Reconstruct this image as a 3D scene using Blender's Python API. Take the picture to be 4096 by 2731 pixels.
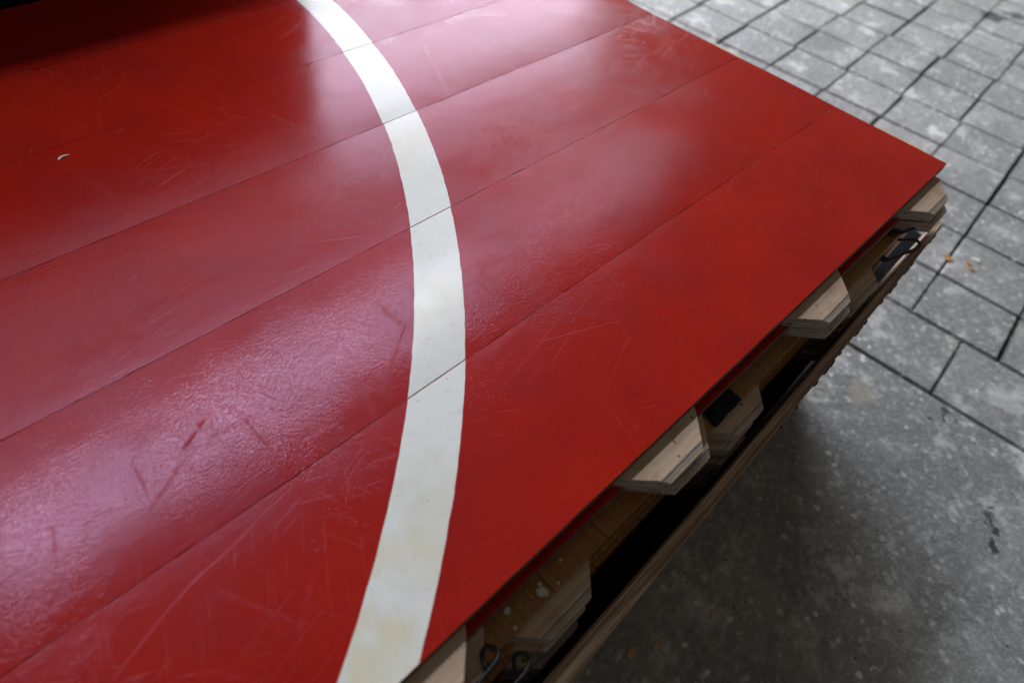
import bpy, bmesh, math, random
from mathutils import Vector, noise as mnoise
R = math.radians
for o in list(bpy.data.objects): bpy.data.objects.remove(o, do_unlink=True)
scn = bpy.context.scene
C = scn.collection
GZ = 0.535                       # height of the top panel's face above the paving

# ------------------------------------------------------------------ camera
cam_d = bpy.data.cameras.new('camera'); cam = bpy.data.objects.new('camera', cam_d); C.objects.link(cam)
cam.location = (-1.04816, -0.09933, 0.50544 + GZ)
cam.rotation_euler = (R(39.90220), R(-5.98316), R(-44.75148))
cam_d.sensor_width = 36; cam_d.sensor_fit = 'HORIZONTAL'; cam_d.lens = 23.704
cam_d.clip_start = 0.02; cam_d.clip_end = 200
cam_d.dof.use_dof = True; cam_d.dof.focus_distance = 0.74; cam_d.dof.aperture_fstop = 3.4
scn.camera = cam

# ------------------------------------------------------------------ light: a covered yard, daylight from one open side, plus added fill lamps
w = bpy.data.worlds.new('World'); scn.world = w; w.use_nodes = True
bg = w.node_tree.nodes['Background']
bg.inputs['Color'].default_value = (1.0, 0.90, 0.78, 1); bg.inputs['Strength'].default_value = 0.038
def strip(name, x0, x1, y_ref, el, dist, height, radiance, col):
    # long strip lamp parallel to the boards, seen from the panel at elevation el
    l = bpy.data.lights.new(name, 'AREA'); l.shape = 'RECTANGLE'; l.size = x1 - x0; l.size_y = height
    l.energy = math.pi*(x1 - x0)*height*radiance; l.color = col
    o = bpy.data.objects.new(name, l); C.objects.link(o)
    o.location = ((x0 + x1)/2, y_ref + dist*math.cos(R(el)), GZ + dist*math.sin(R(el)))
    o.rotation_euler = (R(el - 90), 0, 0)
    return o
SKY = (0.90, 0.93, 1.0)
strip('roof_gap_bright', -1.9, 0.5, 0.245, 54.5, 3.9, 0.18, 10.0, SKY)
strip('fill_left', -7.5, -2.3, 0.40, 46.0, 4.1, 1.5, 1.2, SKY)  # added fill lamp, far enough left to stay out of the panel's reflections
strip('roof_gap_middle', 0.5, 1.6, 0.25, 54.5, 3.9, 0.22, 7.0, SKY)
strip('roof_gap_right', 1.6, 4.2, 0.27, 54.5, 3.9, 0.26, 2.2, SKY)
strip('open_side_low', 0.9, 4.3, 0.62, 33.0, 3.9, 1.00, 2.0, (0.88, 0.84, 1.0))
strip('open_side_broad', -2.0, 4.4, 0.40, 46.5, 4.1, 1.3, 0.32, SKY)
strip('fill_ground', 0.9, 7.5, 0.62, 10.0, 3.9, 0.75, 22.0, SKY)  # added low fill lamp brightening paving and panel's right, below the mirrored angles
scn.view_settings.view_transform = 'Standard'; scn.view_settings.look = 'None'
scn.view_settings.gamma = 1; scn.view_settings.use_curve_mapping = False
scn.view_settings.exposure = 1.42

# ------------------------------------------------------------------ helpers
def link(name, me, mats, parent=None, loc=None, rotz=None):
    o = bpy.data.objects.new(name, me); C.objects.link(o)
    for m in (mats if isinstance(mats, (list, tuple)) else [mats]):
        if len(me.materials) < (len(mats) if isinstance(mats, (list, tuple)) else 1): me.materials.append(m)
    if parent: o.parent = parent
    if loc is not None: o.location = loc
    if rotz is not None: o.rotation_euler = (0, 0, rotz)
    return o
def tag(o, label, cat, group=None):
    o['label'] = label; o['category'] = cat; o['kind'] = 'thing'
    if group: o['group'] = group
    return o
def empty(name, loc, rotz=0):
    o = bpy.data.objects.new(name, None); C.objects.link(o); o.location = loc; o.rotation_euler = (0, 0, rotz)
    o.empty_display_size = 0.05
    return o
def mesh(name, vs, fs, mi=None, attr=None, smooth=None):
    me = bpy.data.meshes.new(name); me.from_pydata(vs, [], fs)
    if mi: me.polygons.foreach_set('material_index', mi)
    if smooth: me.polygons.foreach_set('use_smooth', smooth)
    if attr:
        a = me.attributes.new('ply', 'FLOAT', 'POINT'); a.data.foreach_set('value', attr)
    me.update(); return me
def box_mesh(name, sx, sy, sz, bev=0.002, seg=1):
    bm = bmesh.new(); bmesh.ops.create_cube(bm, size=1)
    bmesh.ops.scale(bm, vec=(sx, sy, sz), verts=bm.verts)
    if bev: bmesh.ops.bevel(bm, geom=bm.edges[:], offset=bev, segments=seg, affect='EDGES')
    me = bpy.data.meshes.new(name); bm.to_mesh(me); bm.free(); return me
def fbm(x, y, z=0.0):
    return mnoise.fractal(Vector((x, y, z)), 1.0, 2.0, 4)

# ------------------------------------------------------------------ node helpers
class NT:
    def __init__(s, name):
        s.m = bpy.data.materials.new(name); s.m.use_nodes = True
        s.t = s.m.node_tree; s.n = s.t.nodes; s.l = s.t.links
        s.p = s.n['Principled BSDF']
        s.tc = s.n.new('ShaderNodeTexCoord')
    def put(s, sock, v):
        if isinstance(v, bpy.types.NodeSocket): s.l.new(v, sock)
        else:
            try: sock.default_value = v
            except Exception: sock.default_value = (*v, 1)
    def geo(s):
        g = s.n.new('ShaderNodeNewGeometry'); return g.outputs['Position']
    def map(s, vec, sc=(1, 1, 1), rot=(0, 0, 0), loc=(0, 0, 0)):
        n = s.n.new('ShaderNodeMapping'); s.l.new(vec, n.inputs[0])
        n.inputs['Scale'].default_value = sc; n.inputs['Rotation'].default_value = rot; n.inputs['Location'].default_value = loc
        return n.outputs[0]
    def noise(s, vec, scale, detail=3, rough=0.55, dist=0.0):
        n = s.n.new('ShaderNodeTexNoise'); s.l.new(vec, n.inputs['Vector'])
        n.inputs['Scale'].default_value = scale; n.inputs['Detail'].default_value = detail
        n.inputs['Roughness'].default_value = rough; n.inputs['Distortion'].default_value = dist
        return n.outputs['Fac']
    def voro(s, vec, scale, feat='F1', rand=1.0):
        n = s.n.new('ShaderNodeTexVoronoi'); s.l.new(vec, n.inputs['Vector']); n.feature = feat
        n.inputs['Scale'].default_value = scale; n.inputs['Randomness'].default_value = rand
        return n
    def ramp(s, f, stops, interp='LINEAR'):
        n = s.n.new('ShaderNodeValToRGB'); s.l.new(f, n.inputs[0]); n.color_ramp.interpolation = interp
        e = n.color_ramp.elements
        while len(e) < len(stops): e.new(0.5)
        for i, (p, c) in enumerate(stops):
            e[i].position = p; e[i].color = (*c, 1) if isinstance(c, tuple) else (c, c, c, 1)
        return n.outputs[0]
    def mix(s, f, a, b, mode='MIX'):
        n = s.n.new('ShaderNodeMix'); n.data_type = 'RGBA'; n.blend_type = mode
        s.put(n.inputs[0], f); s.put(n.inputs[6], a); s.put(n.inputs[7], b); return n.outputs[2]
    def math(s, op, a, b=0.0, c=None, clamp=False):
        n = s.n.new('ShaderNodeMath'); n.operation = op; n.use_clamp = clamp
        s.put(n.inputs[0], a); s.put(n.inputs[1], b)
        if c is not None: s.put(n.inputs[2], c)
        return n.outputs[0]
    def mr(s, v, a, b, c=0.0, d=1.0, smooth=True):
        n = s.n.new('ShaderNodeMapRange'); n.interpolation_type = 'SMOOTHSTEP' if smooth else 'LINEAR'
        s.put(n.inputs[0], v)
        for i, q in enumerate((a, b, c, d)): s.put(n.inputs[i+1], q)
        return n.outputs[0]
    def vm(s, op, a, b=(0, 0, 0)):
        n = s.n.new('ShaderNodeVectorMath'); n.operation = op
        s.put(n.inputs[0], a); s.put(n.inputs[1], b)
        return n
    def bump(s, h, strength, dist, prev=None):
        n = s.n.new('ShaderNodeBump'); s.l.new(h, n.inputs['Height'])
        s.put(n.inputs['Strength'], strength); n.inputs['Distance'].default_value = dist
        if prev: s.l.new(prev, n.inputs['Normal'])
        return n.outputs[0]
    def out(s, color=None, rough=None, normal=None, spec=None, metal=None):
        if color is not None: s.put(s.p.inputs['Base Color'], color)
        if rough is not None: s.put(s.p.inputs['Roughness'], rough)
        if normal is not None: s.l.new(normal, s.p.inputs['Normal'])
        if spec is not None: s.put(s.p.inputs['Specular IOR Level'], spec)
        if metal is not None: s.put(s.p.inputs['Metallic'], metal)
        return s.m

# node group: soft mask of a worn streak from A to B (metres, seen in plan)
def scuff_group():
    g = bpy.data.node_groups.new('scuff_streak', 'ShaderNodeTree')
    for nm, ty in (('P', 'NodeSocketVector'), ('A', 'NodeSocketVector'), ('B', 'NodeSocketVector'), ('Width', 'NodeSocketFloat'), ('Lines', 'NodeSocketFloat')):
        g.interface.new_socket(nm, in_out='INPUT', socket_type=ty)
    g.interface.new_socket('Mask', in_out='OUTPUT', socket_type='NodeSocketFloat')
    N = g.nodes; L = g.links
    gi = N.new('NodeGroupInput'); go = N.new('NodeGroupOutput')
    def vm(op, a, b=None, sc=None):
        n = N.new('ShaderNodeVectorMath'); n.operation = op; L.new(a, n.inputs[0])
        if b is not None: L.new(b, n.inputs[1])
        if sc is not None: L.new(sc, n.inputs['Scale'])
        return n
    def mt(op, a, b=None, v=None, clamp=False):
        n = N.new('ShaderNodeMath'); n.operation = op; n.use_clamp = clamp; L.new(a, n.inputs[0])
        if b is not None: L.new(b, n.inputs[1])
        if v is not None: n.inputs[1].default_value = v
        return n.outputs[0]
    pa = vm('SUBTRACT', gi.outputs['P'], gi.outputs['A']).outputs[0]
    ba = vm('SUBTRACT', gi.outputs['B'], gi.outputs['A']).outputs[0]
    num = vm('DOT_PRODUCT', pa, ba).outputs['Value']; den = vm('DOT_PRODUCT', ba, ba).outputs['Value']
    t = mt('DIVIDE', num, den); tc = mt('ADD', t, v=0.0, clamp=True)
    proj = vm('SCALE', ba, sc=tc).outputs[0]
    dist = vm('LENGTH', vm('SUBTRACT', pa, proj).outputs[0]).outputs['Value']
    x = mt('DIVIDE', dist, gi.outputs['Width'])
    core = N.new('ShaderNodeMapRange'); core.interpolation_type = 'SMOOTHSTEP'; L.new(x, core.inputs[0])
    for i, q in enumerate((0.0, 1.0, 1.0, 0.0)): core.inputs[i+1].default_value = q
    # fine parallel lines inside wide streaks
    s = mt('SINE', mt('MULTIPLY', dist, gi.outputs['Lines'])); s2 = mt('MULTIPLY_ADD', s, v=0.5); N[-1].inputs[2].default_value = 0.5
    fade = N.new('ShaderNodeMapRange'); fade.interpolation_type = 'SMOOTHSTEP'
    ab = mt('ABSOLUTE', mt('SUBTRACT', t, v=0.5)); L.new(ab, fade.inputs[0])
    for i, q in enumerate((0.2, 0.52, 1.0, 0.0)): fade.inputs[i+1].default_value = q
    m1 = mt('MULTIPLY', core.outputs[0], fade.outputs[0]); m2 = mt('MULTIPLY', m1, s2)
    L.new(m2, go.inputs[0]); return g
SCUFF = scuff_group()

# ------------------------------------------------------------------ materials
# worn streaks on the red paint: (x0, y0, x1, y1, width, lines)  measured on the panel in metres
STREAKS = [
    (-0.9964,0.2521,-1.0593,0.2138,0.0050,1571,0.55), (-1.0343,0.2779,-1.0412,0.2250,0.0040,1795,0.55), (-1.1345,0.2679,-1.0408,0.2305,0.0040,0,0.80), (-1.0408,0.2305,-1.0549,0.2643,0.0020,0,0.80),
    (-1.0422,0.2276,-1.0378,0.2154,0.0020,0,0.80), (-1.0996,0.2580,-1.1122,0.2223,0.0030,2094,0.80), (-1.0589,0.2644,-1.0884,0.2020,0.0015,0,0.70), (-1.1099,0.1712,-1.1199,0.1378,0.0040,2094,0.80),
    (-1.1052,0.1682,-1.1162,0.1343,0.0030,2094,0.80), (-1.1435,0.2380,-1.1451,0.1959,0.0012,0,0.90), (-1.0869,0.2758,-1.0919,0.2471,0.0010,0,0.90), (-1.1027,0.2608,-1.1003,0.2461,0.0120,0,0.60),
    (-1.1532,0.2167,-1.1440,0.1962,0.0030,2094,0.80), (-0.9760,0.1085,-1.0248,0.0598,0.0060,1257,0.70), (-1.0441,0.1467,-0.9956,0.0566,0.0060,1257,0.60), (-1.0781,0.0984,-0.9561,0.0934,0.0020,0,0.80),
    (-1.0004,0.1140,-0.9546,0.0952,0.0030,0,0.60), (-1.0016,0.0931,-0.9837,0.0552,0.0060,1571,0.60), (-1.0749,0.0966,-1.0395,0.0532,0.0060,1571,0.50), (-0.9735,0.0970,-0.9959,0.0597,0.0020,0,0.60),
    (-0.6826,0.2676,-0.6192,0.2452,0.0070,2417,1.00), (-0.6851,0.2625,-0.6369,0.2052,0.0025,0,1.00), (-0.6849,0.2580,-0.6844,0.1999,0.0040,2094,1.00), (-0.6448,0.2730,-0.6263,0.2110,0.0025,3142,0.80),
    (-0.5921,0.2437,-0.5511,0.2402,0.0040,3142,0.60), (-0.5542,0.2490,-0.5829,0.2089,0.0040,2094,0.50), (-0.7897,0.3202,-0.7300,0.2928,0.0050,2417,0.90), (-0.7704,0.2966,-0.7608,0.2546,0.0022,0,1.00),
    (-0.7809,0.3024,-0.7779,0.2345,0.0060,2618,0.90), (-0.7684,0.2530,-0.8531,0.1938,0.0060,2094,1.00), (-0.8224,0.2849,-0.8061,0.2458,0.0030,0,0.70), (-0.8061,0.2458,-0.7809,0.2309,0.0030,0,0.70),
    (-0.8451,0.2535,-0.8728,0.1599,0.0045,3491,0.90), (-0.8654,0.2033,-0.8461,0.1608,0.0020,0,0.80), (-0.8420,0.2486,-0.8143,0.2218,0.0020,0,0.80), (-0.8567,0.2162,-0.8547,0.2123,0.0070,0,1.00),
    (-0.8250,0.2555,-0.8317,0.2261,0.0010,0,0.70), (-0.7992,0.2733,-0.7751,0.2714,0.0020,0,0.50), (-0.7709,0.1454,-0.7742,0.0600,0.0030,0,0.50), (-0.7042,0.1163,-0.7242,0.0511,0.0020,0,0.50),
    (-0.7136,0.1173,-0.5880,0.1211,0.0008,0,1.00), (-0.7706,0.1297,-0.6681,0.1499,0.0040,2094,0.35), (-0.7614,0.1002,-0.6806,0.0155,0.0040,0,0.35), (-0.6042,0.1344,-0.6215,0.0610,0.0040,1571,0.30),
    (-0.3942,0.6878,-0.4769,0.5153,0.0060,1257,1.00), (-0.4438,0.6346,-0.4102,0.6138,0.0040,0,0.80), (-0.3771,0.6733,-0.4239,0.6116,0.0030,0,0.70), (-0.3332,0.5670,-0.3159,0.5515,0.0120,0,0.90),
    (-0.6525,0.5705,-0.6317,0.5349,0.0050,0,0.90), (-0.6179,0.6078,-0.6333,0.5752,0.0040,0,0.70), (-0.6767,0.4962,-0.7352,0.4252,0.0080,1257,0.50), (-0.7522,0.4761,-0.8048,0.3970,0.0070,1257,0.50),
    (-0.3633,0.2102,-0.4805,0.2252,0.0020,0,0.70), (-0.4745,0.4850,-0.3868,0.4062,0.0040,0,0.40), (-0.4837,0.4637,-0.5182,0.3943,0.0040,1571,0.40), (-0.2453,0.3978,-0.3523,0.3314,0.0060,0,0.40),
    (-0.3179,0.7722,-0.3062,0.7334,0.0060,2094,0.70), (-0.1607,0.6603,-0.0823,0.5550,0.0040,3142,0.60), (-0.4197,0.5052,-0.4224,0.4715,0.0020,0,0.60), (-1.0224,0.3054,-1.0160,0.2752,0.0060,1571,0.60),
    (-0.9651,0.2776,-1.0075,0.2526,0.0050,1571,1.00), (-0.9977,0.2763,-0.9948,0.2455,0.0040,0,0.80), (-0.9389,0.2673,-0.9147,0.3028,0.0025,0,0.80), (-0.9824,0.3005,-0.9484,0.2632,0.0100,0,0.50),
    (-1.0208,0.4009,-1.0252,0.3234,0.0140,1257,0.45), (-0.9715,0.4957,-0.9741,0.3982,0.0180,898,0.30), (-0.9277,0.4395,-0.9268,0.3783,0.0120,1047,0.30), (-0.8971,0.4018,-0.9074,0.3821,0.0010,0,1.00),
    (-1.0558,0.4844,-0.9928,0.4470,0.0060,0,0.30), (-1.0410,0.3711,-1.0325,0.3680,0.0100,0,0.50), (-0.9503,0.2648,-0.9506,0.2068,0.0070,2094,0.70), (-0.9350,0.7309,-0.8959,0.5610,0.0080,1047,0.35),
    (-0.7647,0.6150,-0.6995,0.6397,0.0060,0,0.35), (-0.7011,0.6829,-0.6660,0.5752,0.0060,1571,0.40), (-0.7708,0.8466,-0.8401,0.6920,0.0060,0,0.25), (-0.9092,0.6525,-0.8517,0.5827,0.0050,0,0.30)]
def paint_mat(name, base, dark, white=False, streaks=()):
    s = NT(name); P = s.geo()
    Px0 = s.map(P, (1, 1, 0))
    wn = s.n.new('ShaderNodeTexNoise'); wn.inputs['Scale'].default_value = 6; wn.inputs['Detail'].default_value = 1; s.l.new(Px0, wn.inputs['Vector'])
    wv = s.vm('SCALE', s.vm('SUBTRACT', wn.outputs['Color'], (0.5, 0.5, 0.5)).outputs[0]); wv.inputs['Scale'].default_value = 0.035
    Pb = s.vm('ADD', Px0, wv.outputs[0]).outputs[0]
    Px = Px0
    rnd = random.Random(4)
    # long fine random scratches in several directions
    scr = None
    for k, (ang, st, sc, lo) in enumerate(((25, 150, 55, 0.665), (68, 150, 60, 0.665), (-18, 150, 48, 0.665), (115, 150, 58, 0.665))):
        v = s.map(Px, (1.0/st*1.0, 1, 1), (0, 0, 0)) if 0 else None
        m = s.n.new('ShaderNodeVectorRotate'); m.rotation_type = 'Z_AXIS'; s.l.new(Pb, m.inputs['Vector']); m.inputs['Angle'].default_value = R(ang)
        v = s.map(m.outputs[0], (1.0/st, 1, 1), loc=(k*3.1, k*1.7, k*2.3))
        n = s.noise(v, sc*7.5, 1, 0.4)
        q = s.mr(n, lo, lo+0.05)
        area_m = s.mr(s.noise(s.map(Px, loc=(k*5.0, 2.0*k, 0)), 5.5, 2), 0.44, 0.60)
        q = s.math('MULTIPLY', q, s.math('MULTIPLY', area_m, 0.30))
        scr = q if scr is None else s.math('MAXIMUM', scr, q)
    big = None
    sv = s.vm('SCALE', s.vm('SUBTRACT', wn.outputs['Color'], (0.5, 0.5, 0.5)).outputs[0]); sv.inputs['Scale'].default_value = 0.010
    Ps = s.vm('ADD', Px0, sv.outputs[0]).outputs[0]
    for (x0, y0, x1, y1, wd, ln, amt) in streaks:
        g = s.n.new('ShaderNodeGroup'); g.node_tree = SCUFF; s.l.new(Ps, g.inputs['P'])
        g.inputs['A'].default_value = (x0, y0, 0); g.inputs['B'].default_value = (x1, y1, 0)
        g.inputs['Width'].default_value = wd*(0.5 if ln == 0 else 1.0); g.inputs['Lines'].default_value = ln
        q = s.math('MULTIPLY', g.outputs[0], amt*(0.55 if ln == 0 else 0.8)*(0.4 if wd > 0.0095 and ln == 0 else 1.0))
        big = q if big is None else s.math('MAXIMUM', big, q)
    cloud = s.noise(Px, 7, 4, 0.6); fine = s.noise(Px, 90, 4, 0.65)
    if big is not None: big = s.math('MULTIPLY', big, s.mr(s.noise(Px, 160, 3, 0.6), 0.36, 0.60, 0.25, 1.0))
    haze = s.mr(s.noise(s.map(Pb, (0.5, 1, 1), loc=(4, 2, 0)), 16, 5, 0.68), 0.50, 0.72, 0, 0.45)
    wear0 = scr if big is None else s.math('MAXIMUM', scr, big)
    wear = s.math('MAXIMUM', haze, wear0)
    if white:
        c = s.mix(s.mr(cloud, 0.46, 0.72, 0, 0.7), base, (0.72, 0.69, 0.57))
        c = s.mix(s.mr(fine, 0.52, 0.75, 0, 0.45), c, (0.60, 0.60, 0.55))
        spk = s.voro(Px, 120); d = s.mr(spk.outputs['Distance'], 0.05, 0.11, 1, 0)
        d = s.math('MULTIPLY', d, s.mr(s.noise(Px, 38, 1), 0.62, 0.68))
        c = s.mix(s.math('MULTIPLY', d, 0.7), c, (0.10, 0.10, 0.09))
        c = s.mix(s.math('MULTIPLY', scr, 0.5), c, (0.45, 0.46, 0.42))
        if big is not None: c = s.mix(s.math('MULTIPLY', big, 0.30), c, (0.40, 0.41, 0.38))
        sw = s.n.new('ShaderNodeTexNoise'); sw.inputs['Scale'].default_value = 34; sw.inputs['Detail'].default_value = 4; s.l.new(Px0, sw.inputs['Vector'])
        so = s.vm('SCALE', s.vm('SUBTRACT', sw.outputs['Color'], (0.5, 0.5, 0.5)).outputs[0]); so.inputs['Scale'].default_value = 0.10
        Pq = s.vm('ADD', Px0, so.outputs[0]).outputs[0]
        for (qx, qy, qr, qa) in ((-0.985, 0.020, 0.05, 0.75), (-0.945, 0.085, 0.035, 0.55), (-0.915, 0.055, 0.03, 0.45), (-0.60, 0.74, 0.04, 0.6), (-0.66, 0.86, 0.05, 0.5), (-0.80, 0.275, 0.02, 0.2)):
            dq = s.vm('DISTANCE', Pq, (qx, qy, 0.0)).outputs['Value']
            c = s.mix(s.math('MULTIPLY', s.mr(dq, qr*0.3, qr, 1, 0), qa), c, (0.76, 0.70, 0.52))
    else:
        c = s.mix(s.mr(cloud, 0.3, 0.7), base, dark)
        c = s.mix(s.mr(fine, 0.5, 0.8, 0, 0.35), c, dark)
        spk = s.voro(Px, 55); d = s.mr(spk.outputs['Distance'], 0.035, 0.075, 1, 0)
        d = s.math('MULTIPLY', d, s.mr(s.noise(Px, 21, 1), 0.64, 0.69))
        c = s.mix(s.math('MULTIPLY', d, 0.75), c, (0.05, 0.02, 0.018))
        c = s.mix(s.math('MULTIPLY', scr, 0.10), c, (0.62, 0.20, 0.18))
    # relief: brush-drawn orange peel, stretched along the boards, with pits
    v1 = s.map(Px, (0.55, 1, 1))
    peel = s.noise(v1, 470, 2, 0.5, 0.4)
    wave = s.noise(s.map(Px, (0.45, 1, 1)), 26, 2, 0.5)
    pit = s.mr(s.voro(Px, 330).outputs['Distance'], 0.10, 0.26)
    pitm = s.mr(s.noise(Px, 9, 2), 0.50, 0.62)
    patch = s.mr(s.noise(s.map(Px, (0.6, 1, 1), loc=(7, 1, 0)), 7.5, 3), 0.38, 0.62, 0.30, 1.15)
    grain = s.noise(s.map(Px, (0.035, 1, 1)), 520, 2, 0.5)
    h = s.math('ADD', s.math('ADD', s.math('MULTIPLY', peel, patch), s.math('MULTIPLY', grain, 0.22)), s.math('MULTIPLY', s.math('MULTIPLY', pit, pitm), 0.45))
    b = s.bump(wave, 0.06, 0.002)
    b = s.bump(h, 0.17 if not white else 0.06, 0.0010, b)
    b = s.bump(s.math('MULTIPLY', scr, -1.0), 0.15, 0.0004, b)
    r = s.math('ADD', s.mr(cloud, 0.25, 0.75, 0.13, 0.21), s.math('MULTIPLY', wear0, 0.30), clamp=True)
    if not white: s.p.inputs['Specular Tint'].default_value = (0.74, 0.62, 1.0, 1)
    sp = s.math('SUBTRACT', 0.50, s.math('MULTIPLY', wear, 0.40))
    return s.out(c, r, b, sp)

def ply_mat(name, face, grey, glue, along=0, spots=True):
    s = NT(name); O = s.tc.outputs['Object']
    if spots:
        ov = s.vm('SCALE', (3.1, 5.7, 0.0)); s.l.new(s.n.new('ShaderNodeObjectInfo').outputs['Random'], ov.inputs['Scale'])
        O = s.vm('ADD', O, ov.outputs[0]).outputs[0]
    a = s.n.new('ShaderNodeAttribute'); a.attribute_name = 'ply'; f = a.outputs['Fac']
    jit = s.math('ADD', f, s.mr(s.noise(O, 60, 2), 0.3, 0.7, -0.02, 0.02, False))
    c = s.ramp(jit, [(0.0, face), (0.05, glue), (0.085, grey), (0.23, face), (0.36, glue), (0.385, grey), (0.56, glue), (0.585, face), (0.76, glue), (0.785, grey)], 'CONSTANT')
    st = (0.06, 1, 1) if along == 0 else (1, 0.06, 1)
    gr = s.noise(s.map(O, st), 260, 4, 0.6)
    c = s.mix(s.mr(gr, 0.35, 0.75, 0, 0.55), c, s.mix(1.0, c, (0.62, 0.52, 0.44), 'MULTIPLY'))
    c = s.mix(s.mr(s.noise(O, 35, 3), 0.45, 0.7, 0, 0.5), c, s.mix(1.0, c, (0.72, 0.6, 0.52), 'MULTIPLY'))
    if spots:
        sp = s.mr(s.voro(s.map(O, (1, 0.7, 1)), 95).outputs['Distance'], 0.06, 0.20, 1, 0)
        sp = s.math('MULTIPLY', sp, s.mr(s.noise(O, 70, 2), 0.50, 0.56))
        c = s.mix(sp, c, (0.04, 0.03, 0.022))
    b = s.bump(gr, 0.25, 0.001)
    b = s.bump(s.noise(O, 700, 2), 0.2, 0.0008, b)
    return s.out(c, 0.62, b, 0.35)

M = {}
M['red'] = paint_mat('red_floor_paint', (0.40, 0.016, 0.006), (0.32, 0.010, 0.005))
for k in range(6):
    mine = [q for q in STREAKS if max(q[1], q[3]) > k*0.178 - 0.01 and min(q[1], q[3]) < (k + 1)*0.178 + 0.01]
    M['red%d' % k] = paint_mat('red_floor_paint_worn', (0.40, 0.016, 0.006), (0.32, 0.010, 0.005), False, mine)
near = lambda x, y: abs(math.hypot(x + 1.69686, y - 1.0488) - 1.2526) < 0.06
M['white'] = paint_mat('white_line_paint', (0.82, 0.85, 0.83), (0.6, 0.6, 0.5), True, [q for q in STREAKS if near(q[0], q[1]) or near(q[2], q[3])])
M['ply'] = ply_mat('birch_plywood', (0.60, 0.46, 0.34), (0.42, 0.39, 0.36), (0.09, 0.06, 0.045))
M['edge'] = ply_mat('board_edge', (0.17, 0.10, 0.06), (0.13, 0.08, 0.05), (0.05, 0.03, 0.02), spots=False)
def golden():
    s = NT('varnished_maple'); O = s.tc.outputs['Object']
    g = s.noise(s.map(O, (1, 0.05, 1)), 240, 4, 0.6)
    oi = s.n.new('ShaderNodeObjectInfo').outputs['Random']
    c = s.mix(s.mr(g, 0.3, 0.75), (0.42, 0.20, 0.055), (0.24, 0.10, 0.025))
    c = s.mix(s.mr(oi, 0, 1, 0, 0.45, False), c, (0.28, 0.13, 0.045))
    return s.out(c, 0.4, s.bump(g, 0.1, 0.0006), 0.45)
M['gold'] = golden()
def simple(name, col, rough, nscale=200, var=0.4, bumpd=0.0005, bs=0.3, metal=0.0, spec=0.5):
    s = NT(name); O = s.tc.outputs['Object']; n = s.noise(O, nscale, 4, 0.6)
    c = s.mix(s.mr(n, 0.3, 0.7), col, tuple(x*(1-var) for x in col))
    return s.out(c, rough, s.bump(n, bs, bumpd), spec, metal)
M['steel'] = simple('dark_steel_wire', (0.055, 0.057, 0.062), 0.38, 400, 0.4, 0.0003, 0.5, 0.85)
M['rubber'] = simple('black_foam_rubber', (0.022, 0.023, 0.027), 0.9, 500, 0.5, 0.0015, 0.8, 0, 0.2)
M['tar'] = simple('black_crumbs', (0.02, 0.02, 0.022), 0.8, 300, 0.4, 0.001, 0.5)
M['flake'] = simple('paint_flake', (0.72, 0.68, 0.60), 0.6, 150, 0.15)
M['chip'] = simple('wood_chip', (0.50, 0.34, 0.20), 0.7, 200, 0.3)
M['leaf'] = simple('dry_leaf_bit', (0.50, 0.24, 0.07), 0.7, 200, 0.4)
M['navy'] = simple('dark_navy_board', (0.010, 0.014, 0.024), 0.8, 12, 0.3, 0.001, 0.1, 0, 0.1)
M['base'] = simple('navy_base_paint', (0.004, 0.006, 0.012), 0.8, 30, 0.3, 0.001, 0.2, 0, 0.1)
M['filler'] = simple('dusty_joint_filler', (0.26, 0.075, 0.065), 0.8, 300, 0.4)
M['timber'] = simple('rough_timber', (0.16, 0.11, 0.07), 0.8, 60, 0.4)
def board_mat():
    s = NT('weathered_plywood_board'); O = s.tc.outputs['Object']
    a = s.n.new('ShaderNodeAttribute'); a.attribute_name = 'ply'; f = a.outputs['Fac']
    wob = s.math('ADD', f, s.mr(s.noise(s.map(O, (1, 8, 8)), 14, 3), 0.3, 0.7, -0.05, 0.05, False))
    la, lb, g = (0.60, 0.45, 0.32), (0.43, 0.30, 0.205), (0.20, 0.13, 0.085)
    c = s.ramp(wob, [(0.0, lb), (0.12, g), (0.15, lb), (0.26, la), (0.36, g), (0.38, la), (0.50, lb), (0.56, la), (0.64, g), (0.68, lb), (0.80, g), (0.83, lb), (0.93, (0.38, 0.265, 0.18))], 'LINEAR')
    gr = s.noise(s.map(O, (0.035, 1, 0.6)), 330, 4, 0.65)
    c = s.mix(s.mr(gr, 0.3, 0.75, 0, 0.8), c, s.mix(1.0, c, (0.5, 0.44, 0.40), 'MULTIPLY'))
    return s.out(c, 0.75, s.bump(gr, 0.5, 0.0015), 0.3)
M['board'] = board_mat()
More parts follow.
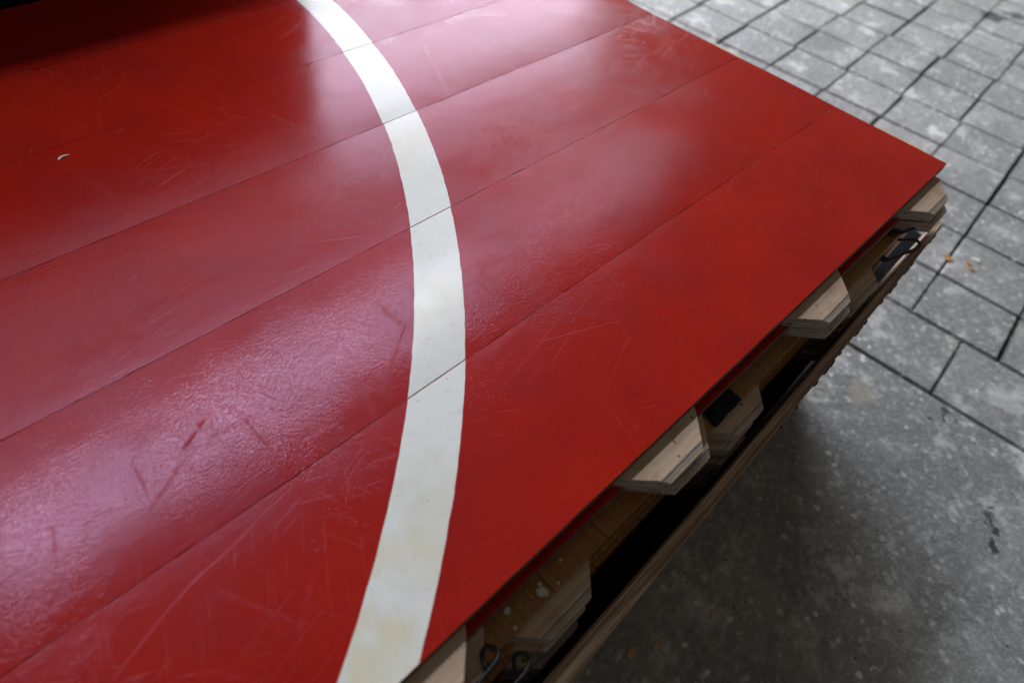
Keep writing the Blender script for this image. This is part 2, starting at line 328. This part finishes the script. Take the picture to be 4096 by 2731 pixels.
def concrete(name, stains):
    s = NT(name); P = s.geo()
    big = s.noise(P, 4.5, 4, 0.6); mid = s.noise(P, 28, 5, 0.65); fin = s.noise(P, 170, 3, 0.6)
    oi = s.n.new('ShaderNodeObjectInfo').outputs['Random']
    c = s.mix(s.mr(big, 0.36, 0.62), (0.24, 0.244, 0.24), (0.37, 0.374, 0.365))
    c = s.mix(s.mr(s.noise(P, 1.7, 4, 0.6), 0.42, 0.62, 0, 0.5), c, (0.15, 0.153, 0.15))
    c = s.mix(s.mr(oi, 0, 1, 0, 0.75, False), c, (0.17, 0.173, 0.168))
    c = s.mix(s.mr(mid, 0.38, 0.66, 0, 0.65), c, (0.16, 0.165, 0.16))
    grit = s.noise(P, 75, 6, 0.72)
    c = s.mix(s.mr(grit, 0.50, 0.68, 0, 0.45), c, (0.56, 0.565, 0.55))
    c = s.mix(s.mr(grit, 0.28, 0.45, 0.45, 0), c, (0.12, 0.124, 0.12))
    c = s.mix(s.mr(fin, 0.42, 0.8, 0, 0.4), c, (0.42, 0.425, 0.41))
    # pale lichen / lime speckle, clumped
    v = s.voro(P, 46); d = s.mr(v.outputs['Distance'], 0.14, 0.36, 1, 0)
    cl = s.mr(s.noise(P, 6.5, 5, 0.7), 0.46, 0.66); cl2 = s.mr(s.noise(P, 40, 2, 0.6), 0.46, 0.58)
    lm = s.math('MULTIPLY', s.math('MULTIPLY', d, cl2), s.math('ADD', cl, 0.45))
    c = s.mix(s.math('MULTIPLY', lm, 0.9), c, (0.68, 0.68, 0.66))
    sm = s.math('MULTIPLY', s.mr(s.noise(P, 21, 7, 0.78), 0.53, 0.66), cl)
    c = s.mix(s.math('MULTIPLY', sm, 0.8), c, (0.58, 0.58, 0.56))
    wn_ = s.mr(s.noise(P, 9.5, 7, 0.74), 0.52, 0.66)
    c = s.mix(s.math('MULTIPLY', wn_, 0.75), c, (0.52, 0.525, 0.515))
    # dark pits
    v2 = s.voro(P, 48); d2 = s.mr(v2.outputs['Distance'], 0.07, 0.17, 1, 0)
    d2 = s.math('MULTIPLY', d2, s.mr(s.noise(P, 23, 2), 0.47, 0.55))
    c = s.mix(s.math('MULTIPLY', d2, 0.75), c, (0.035, 0.037, 0.04))
    # oil and tar marks with their own shape
    wob = s.n.new('ShaderNodeTexNoise'); wob.inputs['Scale'].default_value = 24; wob.inputs['Detail'].default_value = 4; s.l.new(P, wob.inputs['Vector'])
    Pw = s.vm('ADD', P, s.vm('SCALE', s.vm('SUBTRACT', wob.outputs['Color'], (0.5, 0.5, 0.5)).outputs[0]).outputs[0])
    s.n[-1]
    for n_ in s.n:
        if n_.type == 'VECT_MATH' and n_.operation == 'SCALE': n_.inputs['Scale'].default_value = 0.11
    for (x, y, r, col, am) in stains:
        dd = s.vm('DISTANCE', Pw.outputs[0], (x, y, 0.0)).outputs['Value']
        c = s.mix(s.math('MULTIPLY', s.mr(dd, r*0.55, r, 1, 0), am), c, col)
    b = s.bump(mid, 0.35, 0.004); b = s.bump(fin, 0.4, 0.0015, b)
    return s.out(c, 0.82, b, 0.3)
TAR = (0.018, 0.019, 0.021)
STAINS = [(0.004, -0.425, 0.020, TAR, 0.85), (-0.030, -0.443, 0.018, TAR, 0.85), (0.030, -0.41, 0.010, TAR, 0.8), (0.19, -0.27, 0.022, TAR, 0.8), (0.16, -0.235, 0.014, TAR, 0.8),
          (2.36, 0.40, 0.06, TAR, 0.8), (2.46, 0.35, 0.05, TAR, 0.8), (1.05, 0.22, 0.05, (0.08, 0.083, 0.085), 0.5), (1.5, 0.75, 0.12, (0.10, 0.104, 0.104), 0.45), (0.10, -0.11, 0.04, (0.40, 0.37, 0.26), 0.5),
          (0.20, -0.42, 0.05, (0.55, 0.57, 0.58), 0.8), (0.34, -0.34, 0.05, (0.5, 0.52, 0.53), 0.5), (1.42, 0.36, 0.05, (0.6, 0.62, 0.62), 0.6), (1.26, 0.20, 0.035, (0.62, 0.63, 0.63), 0.8)]
M['paver'] = concrete('grey_concrete', STAINS)
M['joint'] = simple('joint_dirt', (0.035, 0.036, 0.036), 0.95, 120, 0.5, 0.003, 0.6, 0, 0.1)

# ------------------------------------------------------------------ ground: dirt bed, pavers, big slab
KG = (0.50544 + GZ) / 0.80544
def gpt(x, y): return (-1.04816 + KG*(x + 1.04816), -0.09933 + KG*(y + 0.09933))
ROT = R(3.4)
O0 = gpt(0.087, -0.086)
bed = link('pavement', mesh('pavement', [(-7, -7, -0.010), (8, -7, -0.010), (8, 8, -0.010), (-7, 8, -0.010)], [(0, 1, 2, 3)]), M['joint'])
bed['kind'] = 'structure'
def paver_mesh(i, sx, sy):
    rnd = random.Random(100 + i); bm = bmesh.new(); bmesh.ops.create_cube(bm, size=1)
    bmesh.ops.scale(bm, vec=(sx, sy, 0.04), verts=bm.verts)
    bmesh.ops.bevel(bm, geom=[e for e in bm.edges if any(v.co.z > 0 for v in e.verts)], offset=0.003 + 0.001*rnd.random(), segments=2, affect='EDGES')
    for v in bm.verts:
        v.co.x += rnd.uniform(-.0012, .0012); v.co.y += rnd.uniform(-.0012, .0012)
    me = bpy.data.meshes.new('paver'); bm.to_mesh(me); bm.free(); return me
PV = 0.152*KG
us = [-0.16, 0.0, 0.145, 0.302] + [0.302 + 0.155*k for k in range(1, 15)]
us = [u*KG for u in us]
PM = {}
rnd = random.Random(7)
def put_uv(u, v, z): 
    return (O0[0] + u*math.cos(ROT) - v*math.sin(ROT), O0[1] + u*math.sin(ROT) + v*math.cos(ROT), z)
for i in range(len(us) - 1):
    off = -0.093*KG if i == 0 else rnd.uniform(-.006, .006)
    wd = us[i+1] - us[i]
    n0, n1 = (-4, 10) if i < 6 else (-5, 14)
    for j in range(n0, n1):
        k = (i if i < 3 else 3, rnd.randrange(3))
        if k not in PM: PM[k] = paver_mesh(len(PM), wd - 0.0045, PV - 0.0045)
        o = link('paver', PM[k], M['paver'], bed)
        x, y, z = put_uv((us[i] + us[i+1])/2 + rnd.uniform(-.0015, .0015), off + (j + 0.5)*PV + rnd.uniform(-.003, .003), -0.02 + rnd.uniform(-.0015, .0015))
        o.location = (x, y, z); o.rotation_euler = (rnd.uniform(-.004, .004), rnd.uniform(-.004, .004), ROT + rnd.uniform(-.013, .013))
# the large smooth slab the stack stands on
def slab():
    x1 = us[0] - 0.005
    bm = bmesh.new(); bmesh.ops.create_cube(bm, size=1); bmesh.ops.scale(bm, vec=(3.6, 5.0, 0.04), verts=bm.verts)
    bmesh.ops.bevel(bm, geom=[e for e in bm.edges if all(v.co.z > 0 for v in e.verts)], offset=0.004, segments=2, affect='EDGES')
    me = bpy.data.meshes.new('concrete_slab'); bm.to_mesh(me); bm.free()
    o = link('concrete_slab', me, M['paver'], bed); o.location = put_uv(x1 - 1.8, 0.6, -0.019); o.rotation_euler = (0, 0, ROT)
slab()

# ------------------------------------------------------------------ floor panels
PW = 0.178; NP = 6; DECK = 0.011; PITCH = 0.026; LEN = 2.0
CROWN = [0.00020, 0.0011, 0.0006, 0.0012, 0.0005, 0.0004]
def top_z(k, x, t, amp=1.0):
    """height of a board's face: slight crown, eased arris, long waves"""
    u = 2*t - 1
    z = CROWN[k]*(1 - u*u)*amp + 0.00025*fbm(x*1.6 + 11*k, t*0.8 + 3*k)*amp
    e = min(t, 1 - t)*PW
    return z
def plank_mesh(k, gapl, gapr, nx, detail):
    ts = [0, .003, .008] + [i/10 for i in range(1, 10)] + [.992, .997, 1.0] if detail else [0, 1.0]
    y0, y1 = k*PW + gapl, (k + 1)*PW - gapr
    vs = []; fs = []; mi = []; sm = []; at = []
    rr = random.Random(50 + k)
    for i in range(nx + 1):
        x = -LEN + LEN*i/nx
        for t in ts:
            jy = 0.0
            if detail and t == 0: jy = max(-0.0003, 0.0009*fbm(x*22, k)) if k > 0 else 0.0007*max(0.0, fbm(x*45, 3.3) - 0.15)
            if detail and t == 1.0 and k < NP - 1: jy = -max(-0.0003, 0.0007*fbm(x*26, 40 + k))
            vs.append((x, y0 + (y1 - y0)*t + jy, top_z(k, x, t) if detail else 0.0)); at.append(0.0)
    n = len(ts)
    for i in range(nx):
        for j in range(n - 1):
            a = i*n + j; fs.append((a, a + n, a + n + 1, a + 1)); mi.append(0); sm.append(True)
    # sides and underside
    ring = [i*n for i in range(nx + 1)] + [nx*n + j for j in range(1, n)] + [i*n + n - 1 for i in range(nx - 1, -1, -1)] + [j for j in range(n - 2, 0, -1)]
    b0 = len(vs)
    for r_ in ring: vs.append((vs[r_][0], vs[r_][1], vs[r_][2])); at.append(0.0)
    b1 = len(vs)
    for r_ in ring: vs.append((vs[r_][0], vs[r_][1], -DECK)); at.append(1.0)
    m = len(ring)
    for q in range(m):
        q2 = (q + 1) % m
        inner = (k > 0 and ring[q] % n == 0 and ring[q2] % n == 0) or (k < NP - 1 and ring[q] % n == n - 1 and ring[q2] % n == n - 1)
        fs.append((b0 + q, b1 + q, b1 + q2, b0 + q2)); mi.append(0 if inner and detail else 1); sm.append(False)
    fs.append(tuple(b1 + q for q in range(m))); mi.append(1); sm.append(False)
    return mesh('plank', vs, fs, mi, at, sm)
ACX, ACY, AR, AW = -1.69686, 1.04880, 1.2276, 0.05
def line_mesh(k, gapl, gapr):
    y0, y1 = k*PW + gapl + .0003, (k + 1)*PW - gapr - .0003
    off = random.Random(900 + k).uniform(-.0006, .0006); ny, nw = 70, 6; vs = []; fs = []; mi = []; sm = []
    for i in range(ny + 1):
        t = i/ny; y = y0 + (y1 - y0)*t
        for j in range(nw + 1):
            rr_ = AR + AW*j/nw
            if j in (0, nw): rr_ += 0.00055*fbm(y*70, j) + 0.0004*fbm(y*9, 5 + j)
            x = ACX + off + math.sqrt(rr_*rr_ - (y - ACY)**2)
            tt = (y - k*PW - gapl)/(PW - gapl - gapr)
            vs.append((x, y, top_z(k, x, tt) + 0.00012))
    n = nw + 1
    for i in range(ny):
        for j in range(nw):
            a = i*n + j; fs.append((a, a + 1, a + n + 1, a + n)); sm.append(True)
    ring = [j for j in range(n)] + [i*n + nw for i in range(1, ny + 1)] + [ny*n + j for j in range(nw - 1, -1, -1)] + [i*n for i in range(ny - 1, 0, -1)]
    b0 = len(vs); m = len(ring)
    for r_ in ring: vs.append(vs[r_])
    for r_ in ring: x, y, z = vs[r_]; vs.append((x, y, z - 0.0003))
    for q in range(m):
        q2 = (q + 1) % m; fs.append((b0 + q, b0 + m + q, b0 + m + q2, b0 + q2)); sm.append(False)
    return mesh('painted_line', vs, fs, None, None, sm)
TT = 0.0145
def tongue_mesh():
    half = [(.0605, .05), (.0605, .003), (.0535, -.006), (.044, -.0155), (.034, -.0255), (.0255, -.0345)]
    full = [(x, y) for x, y in half] + [(-x, y) for x, y in reversed(half)]
    n = len(full); tip = {5, 6}; loops = []
    L0 = []
    for i, (x, y) in enumerate(full):
        if i in tip: x, y = math.copysign(.0325, x), -.0268
        elif i in (4, 7): y = -.0250
        L0.append((x, y, 0))
    L1 = [(x, y, -.0026 if i in tip else -.0012) for i, (x, y) in enumerate(full)]
    L2 = [(x, y, -TT) for x, y in full]
    vs = L0 + L1 + L2; at = [0.0]*n + [0.3]*n + [1.0]*n; fs = [tuple(reversed(range(n))), tuple(range(2*n, 3*n))]
    for a in (0, n):
        for i in range(n):
            j = (i + 1) % n; fs.append((a + i, a + j, a + n + j, a + n + i))
    me = mesh('tongue', vs, fs, None, at)
    bm = bmesh.new(); bm.from_mesh(me); bmesh.ops.recalc_face_normals(bm, faces=bm.faces[:]); bm.to_mesh(me); bm.free()
    return me
TM = [tongue_mesh()]
BAT = box_mesh('core_board', LEN - 0.12, NP*PW - 0.14, TT - 0.0006, 0.001)
STRIP = box_mesh('maple_strip', 0.0693, NP*PW, DECK, 0.0006)
PLK = {}
JIT = random.Random(12)
def floor_panel(idx, dx, dy, rot, red, label, tx0, tper, inset, ytong, detail, dtx=0.0):
    top = GZ - idx*PITCH
    p = empty('sports_panel', (dx, dy, top), rot)
    tag(p, label, 'floor panel', 'stacked sports floor panels')
    if red:
        for k in range(NP):
            gl = 0.0 if k == 0 else 0.00034; gr = 0.0 if k == NP - 1 else 0.00034
            key = (k, detail)
            if key not in PLK: PLK[key] = plank_mesh(k, gl, gr, 240 if detail else 1, detail)
            pl = link('plank', PLK[key], [M['red%d' % k] if detail else M['red'], M['edge']], p)
            if detail:
                link('painted_line', line_mesh(k, gl, gr), M['white'], pl)
    else:
        n = int(LEN/0.07)
        for k in range(n):
            o = link('maple_strip', STRIP, M['gold'], p); o.location = (-0.035 - 0.07*k, NP*PW/2, -DECK/2)
    cb = link('core_board', BAT, M['timber'], p); cb.location = (-LEN/2, NP*PW/2, -DECK - TT/2 - 0.0003)
    k = 0
    while tx0 - k*tper > -1.35:
        o = link('tongue', TM[0], M['ply'], p); o.location = (tx0 + dtx - k*tper + JIT.uniform(-.002, .002), inset + JIT.uniform(-.0008, .0008), -DECK - 0.0002); o.rotation_euler = (0, 0, JIT.uniform(-.012, .012)); k += 1
    for y in ytong:
        o = link('tongue', TM[0], M['ply'], p); o.location = (0.0015, y, -DECK - 0.0002); o.rotation_euler = (0, 0, R(90))
    return p
panels = []
panels.append(floor_panel(0, 0, 0, 0, True, 'glossy red floor panel with white painted arc, on top of the stack', -0.085, 0.2985, 0, (0.0755, 0.393, 0.711), True))
def joint_fillers(p):
    rr = random.Random(31)
    for k in range(1, NP):
        vs = []; fs = []; x = -1.6
        while x < -0.01:
            L = rr.uniform(0.008, 0.07); x2 = min(x + L, -0.002)
            if rr.random() < 0.62:
                z = top_z(k, x, 0.0) - rr.uniform(0.00005, 0.0005); b = len(vs)
                for zz in (z, z - 0.004):
                    vs += [(x, k*PW - 0.0012, zz), (x2, k*PW - 0.0012, zz), (x2, k*PW + 0.0012, zz), (x, k*PW + 0.0012, zz)]
                fs += [(b, b + 1, b + 2, b + 3), (b, b + 4, b + 5, b + 1), (b + 1, b + 5, b + 6, b + 2), (b + 2, b + 6, b + 7, b + 3), (b + 3, b + 7, b + 4, b), (b + 7, b + 6, b + 5, b + 4)]
            x = x2 + rr.uniform(0.0, 0.02)
        link('joint_filler', mesh('joint_filler', vs, fs), M['filler'], p)['kind'] = 'stuff'
joint_fillers(panels[0])
panels.append(floor_panel(1, 0.005, -0.0055, 0, True, 'red floor panel lying directly under the top one with the white arc', -0.085, 0.2985, 0, (), False, 0.013))
panels.append(floor_panel(2, 0.0, -0.0148, 0.0100, False, 'golden varnished floor panel carrying paint flakes and the black foam pad', -0.256, 0.2925, 0.0125, (), False))
LOW = ['golden floor panel fourth from the top of the stack', 'golden floor panel fifth from the top of the stack', 'golden floor panel sixth from the top of the stack', 'bottom golden floor panel of the stack, resting on the navy base']
for i, (dx, dy, rt) in enumerate(((-0.003, -0.0128, 0.0150), (-0.006, -0.0125, 0.0195), (-0.002, -0.0110, 0.0195), (-0.006, -0.0090, 0.0195))):
    panels.append(floor_panel(3 + i, dx, dy, rt, False, LOW[i], -0.256, 0.2925, 0.0125, (), False))
# dark blue base that carries the stack
bh = GZ - 7*PITCH - 0.0005
base = empty('pallet_base', (-1.0, 0.53, 0)); tag(base, 'dark navy steel base under the stack of panels', 'pallet')
dk = [(-1.0, -0.590), (0.115, -0.581), (1.0, -0.552), (1.12, -0.552), (1.12, 0.55), (-1.0, 0.55)]
nd = len(dk)
o = link('deck', mesh('deck', [(x, y, 0) for x, y in dk] + [(x, y, -0.02) for x, y in dk], [tuple(range(nd)), tuple(reversed(range(nd, 2*nd)))] + [(i, nd + i, nd + (i + 1) % nd, (i + 1) % nd) for i in range(nd)]), M['base'], base); o.location = (0, 0, bh)
o = link('plinth', box_mesh('plinth', 2.0, 0.98, bh - 0.021, 0.003), M['base'], base); o.location = (0.0, 0.06, (bh - 0.021)/2)
# ------------------------------------------------------------------ the plywood board leaning beside the stack
def side_board():
    # inner / outer top edge and outer bottom edge as measured, as functions of x
    def lerp(a, b, t): return a + (b - a)*t
    ZT = GZ - 0.090
    nx, nt = 70, 8; vs = []; at = []; fs = []
    X0, X1 = -1.45, 0.012
    rr = random.Random(3)
    for i in range(nx + 1):
        x = lerp(X0, X1, i/nx); s = (x + 0.885)/0.90
        yi = lerp(-0.0615, -0.0345, s) - 0.0035*max(0, s*(1 - s))*2
        yo = lerp(-0.0765, -0.0450, s) - 0.0035*max(0, s*(1 - s))*2
        yb = lerp(-0.0765, 0.004, s)
        for j in range(nt + 1):
            t = j/nt; z = ZT + 0.0012*fbm(x*30, t*2) - (0.0012 if j in (0, nt) else 0)
            vs.append((x, lerp(yi, yo, t), z)); at.append(0.93*t)
        vs.append((x, yb, 0.002)); at.append(1.0)
        vs.append((x, yb + (yi - yo), 0.002)); at.append(0.0)
    n = nt + 3
    for i in range(nx):
        for j in range(n):
            a = i*n + j; b = i*n + (j + 1) % n; fs.append((a, b, b + n, a + n))
    fs.append(tuple(range(n))); fs.append(tuple(reversed(range(nx*n, nx*n + n))))
    me = mesh('side_board', vs, fs, None, at)
    bm = bmesh.new(); bm.from_mesh(me); bmesh.ops.recalc_face_normals(bm, faces=bm.faces[:]); bm.to_mesh(me); bm.free()
    root = link('side_board', me, M['board'])
    tag(root, 'brown plywood board on edge beside the panel stack, bottom tucked in', 'board')
    # black crumbs stuck along the outer rim
    for q in range(26):
        x = rr.uniform(-0.50, 0.0) if q < 22 else rr.uniform(-0.6, -0.2)
        s = (x + 0.885)/0.90; yo = lerp(-0.0765, -0.0450, s) - 0.0035*max(0, s*(1 - s))*2
        bm = bmesh.new(); bmesh.ops.create_icosphere(bm, subdivisions=1, radius=1)
        L = rr.uniform(.002, .007)
        for v in bm.verts: v.co = Vector((v.co.x*L, v.co.y*rr.uniform(.0015, .0028), v.co.z*rr.uniform(.003, .006)))
        me2 = bpy.data.meshes.new('rubber_crumb'); bm.to_mesh(me2); bm.free()
        o = link('rubber_crumb', me2, M['tar'], root); o.location = (x, yo + 0.0003, ZT - 0.008 - rr.random()*0.004)
side_board()

# ------------------------------------------------------------------ wire hooks and handles (hardware of the panels)
def wire(name, pts, r, parent, z):
    cu = bpy.data.curves.new(name, 'CURVE'); cu.dimensions = '3D'; cu.bevel_depth = r; cu.bevel_resolution = 3; cu.use_fill_caps = True
    sp = cu.splines.new('NURBS'); sp.points.add(len(pts) - 1); sp.use_endpoint_u = True; sp.order_u = 4; sp.resolution_u = 6
    for i, q in enumerate(pts):
        sp.points[i].co = (q[0] - parent.location.x, q[1] - parent.location.y, GZ + z + (q[2] if len(q) > 2 else 0) - parent.location.z, 1)
    tmp = bpy.data.objects.new(name, cu); C.objects.link(tmp)
    dg = bpy.context.evaluated_depsgraph_get(); me = bpy.data.meshes.new_from_object(tmp.evaluated_get(dg))
    bpy.data.objects.remove(tmp); 
    for p_ in me.polygons: p_.use_smooth = True
    return link(name, me, M['steel'], parent)
h1 = [(-1.0, 0.02), (-0.99, -0.02), (-0.965, -0.0345), (-0.9379, -0.0331), (-0.9275, -0.032), (-0.9181, -0.0312), (-0.9125, -0.0297), (-0.9108, -0.0256), (-0.9133, -0.0205), (-0.9179, -0.0180), (-0.9230, -0.0200), (-0.9255, -0.0254), (-0.9268, -0.0298)]
h2 = [(-0.99, 0.02), (-0.98, -0.03), (-0.95, -0.0412), (-0.9212, -0.0406), (-0.9092, -0.0404), (-0.8996, -0.0402), (-0.8918, -0.0380), (-0.8900, -0.0327), (-0.8927, -0.0275), (-0.8977, -0.0258), (-0.9030, -0.0285), (-0.9045, -0.0334), (-0.9052, -0.0366)]
wire('wire_hook', h1, 0.0019, panels[1], -0.0325)
wire('wire_hook', h2, 0.0019, panels[2], -0.0585)
cl = [(-0.100, 0.02), (-0.0936, 0.0001), (-0.0812, -0.005), (-0.0628, -0.0182), (-0.0560, -0.0275), (-0.0621, -0.0345), (-0.0722, -0.0344), (-0.0843, -0.031), (-0.1098, -0.0231), (-0.1332, -0.0165), (-0.1424, -0.0117), (-0.1465, -0.0045), (-0.1426, 0.0009), (-0.1361, -0.0008), (-0.1347, -0.0087), (-0.1343, -0.0132)]
wire('wire_handle', cl, 0.0022, panels[1], -0.0475)
wire('wire_handle', [(x - 0.004, y - 0.006) for x, y in cl], 0.0022, panels[3], -0.0880)

# ------------------------------------------------------------------ small loose things
def slabbit(name, pts, z, th, mat, label, cat, group=None, seed=1):
    rr = random.Random(seed); n = len(pts); cx = sum(p[0] for p in pts)/n; cy = sum(p[1] for p in pts)/n
    vs = [(x - cx, y - cy, th + rr.uniform(0, th*0.5)) for x, y in pts] + [(x - cx, y - cy, 0) for x, y in pts] + [(0, 0, th*1.3)]
    fs = [(i, (i + 1) % n, 2*n) for i in range(n)] + [tuple(reversed(range(n, 2*n)))] + [(i, n + i, n + (i + 1) % n, (i + 1) % n) for i in range(n)]
    o = link(name, mesh(name, vs, fs), mat); o.location = (cx, cy, z); tag(o, label, cat, group); return o
Z3 = GZ - 2*PITCH + 0.0004
slabbit('foam_pad', [(-0.546, 0.020), (-0.5475, -0.004), (-0.548, -0.021), (-0.560, -0.0222), (-0.572, -0.0212), (-0.585, -0.0228), (-0.5977, -0.0225), (-0.594, -0.012), (-0.5904, 0.0), (-0.590, 0.020)], Z3, 0.0032, M['rubber'], 'black foam rubber pad sticking out from under the red panel', 'pad')
def blob(cx, cy, r, seed, n=9):
    rr = random.Random(seed)
    return [(cx + r*rr.uniform(.65, 1.15)*math.cos(2*math.pi*i/n), cy + r*rr.uniform(.65, 1.15)*math.sin(2*math.pi*i/n)) for i in range(n)]
slabbit('paint_flake', blob(-0.8481, -0.0165, 0.0052, 4), Z3, 0.0004, M['flake'], 'largest pale paint flake on the golden panel edge', 'paint flake', 'paint flakes on the golden panel')
for i, (x, y, r) in enumerate([(-0.8804, -0.0075, .0032), (-0.8848, -0.0215, .0020), (-0.8169, -0.0083, .0016), (-0.8328, -0.0205, .0016), (-0.8453, -0.0105, .0020), (-0.8578, -0.0127, .0009), (-0.87, -0.012, .0008)]):
    slabbit('paint_flake', blob(x, y, r, 20 + i, 7), Z3, 0.0004, M['flake'], 'small pale paint flake on the golden panel edge', 'paint flake', 'paint flakes on the golden panel')
for i, (x, y, r, m) in enumerate([(0.679, -0.066, .011, 'leaf'), (0.706, -0.108, .007, 'leaf'), (0.688, -0.122, .008, 'leaf'), (0.735, -0.118, .010, 'flake')]):
    slabbit('leaf_bit' if m == 'leaf' else 'paper_scrap', blob(x, y, r, 40 + i, 8), 0.001, 0.002, M[m], 'orange leaf crumb lying on the pavers beside the board' if m == 'leaf' else 'white scrap lying on the pavers by the orange leaf crumbs', 'leaf' if m == 'leaf' else 'scrap', 'leaf crumbs on the pavers' if m == 'leaf' else None)
for i, (x, y, r) in enumerate([(-0.640, -0.098, .011), (-0.605, -0.118, .009), (-0.535, -0.105, .006), (-0.56, -0.09, .006), (-0.50, -0.15, .007)]):
    slabbit('wood_chip', [(x + (q[0]-x)*1.5, y + (q[1]-y)*0.7) for q in blob(x, y, r, 60 + i, 5)], 0.001, 0.0015, M['chip'], 'brown wood chip on the shaded concrete slab beside the board', 'wood chip', 'wood chips on the slab')
FLECK = [(-0.9222, 0.6853), (-0.9200, 0.6893), (-0.9172, 0.6907), (-0.9128, 0.6903), (-0.9090, 0.6893), (-0.9090, 0.6882), (-0.9128, 0.6889), (-0.9172, 0.6892), (-0.9192, 0.6880), (-0.9213, 0.6848)]
slabbit('curled_shaving', FLECK, GZ + 0.0010, 0.0004, M['flake'], 'tiny white shaving lying on the red panel', 'shaving')

# ------------------------------------------------------------------ dark board standing behind the stack
wb = link('dark_board', box_mesh('dark_board', 3.2, 0.04, GZ + 0.50, 0.004), M['navy']); wb.location = (-0.30 - 1.6, 1.17, (GZ + 0.50)/2)
tag(wb, 'dark navy upright board behind the red panel stack', 'board')

scn.render.engine = 'CYCLES'
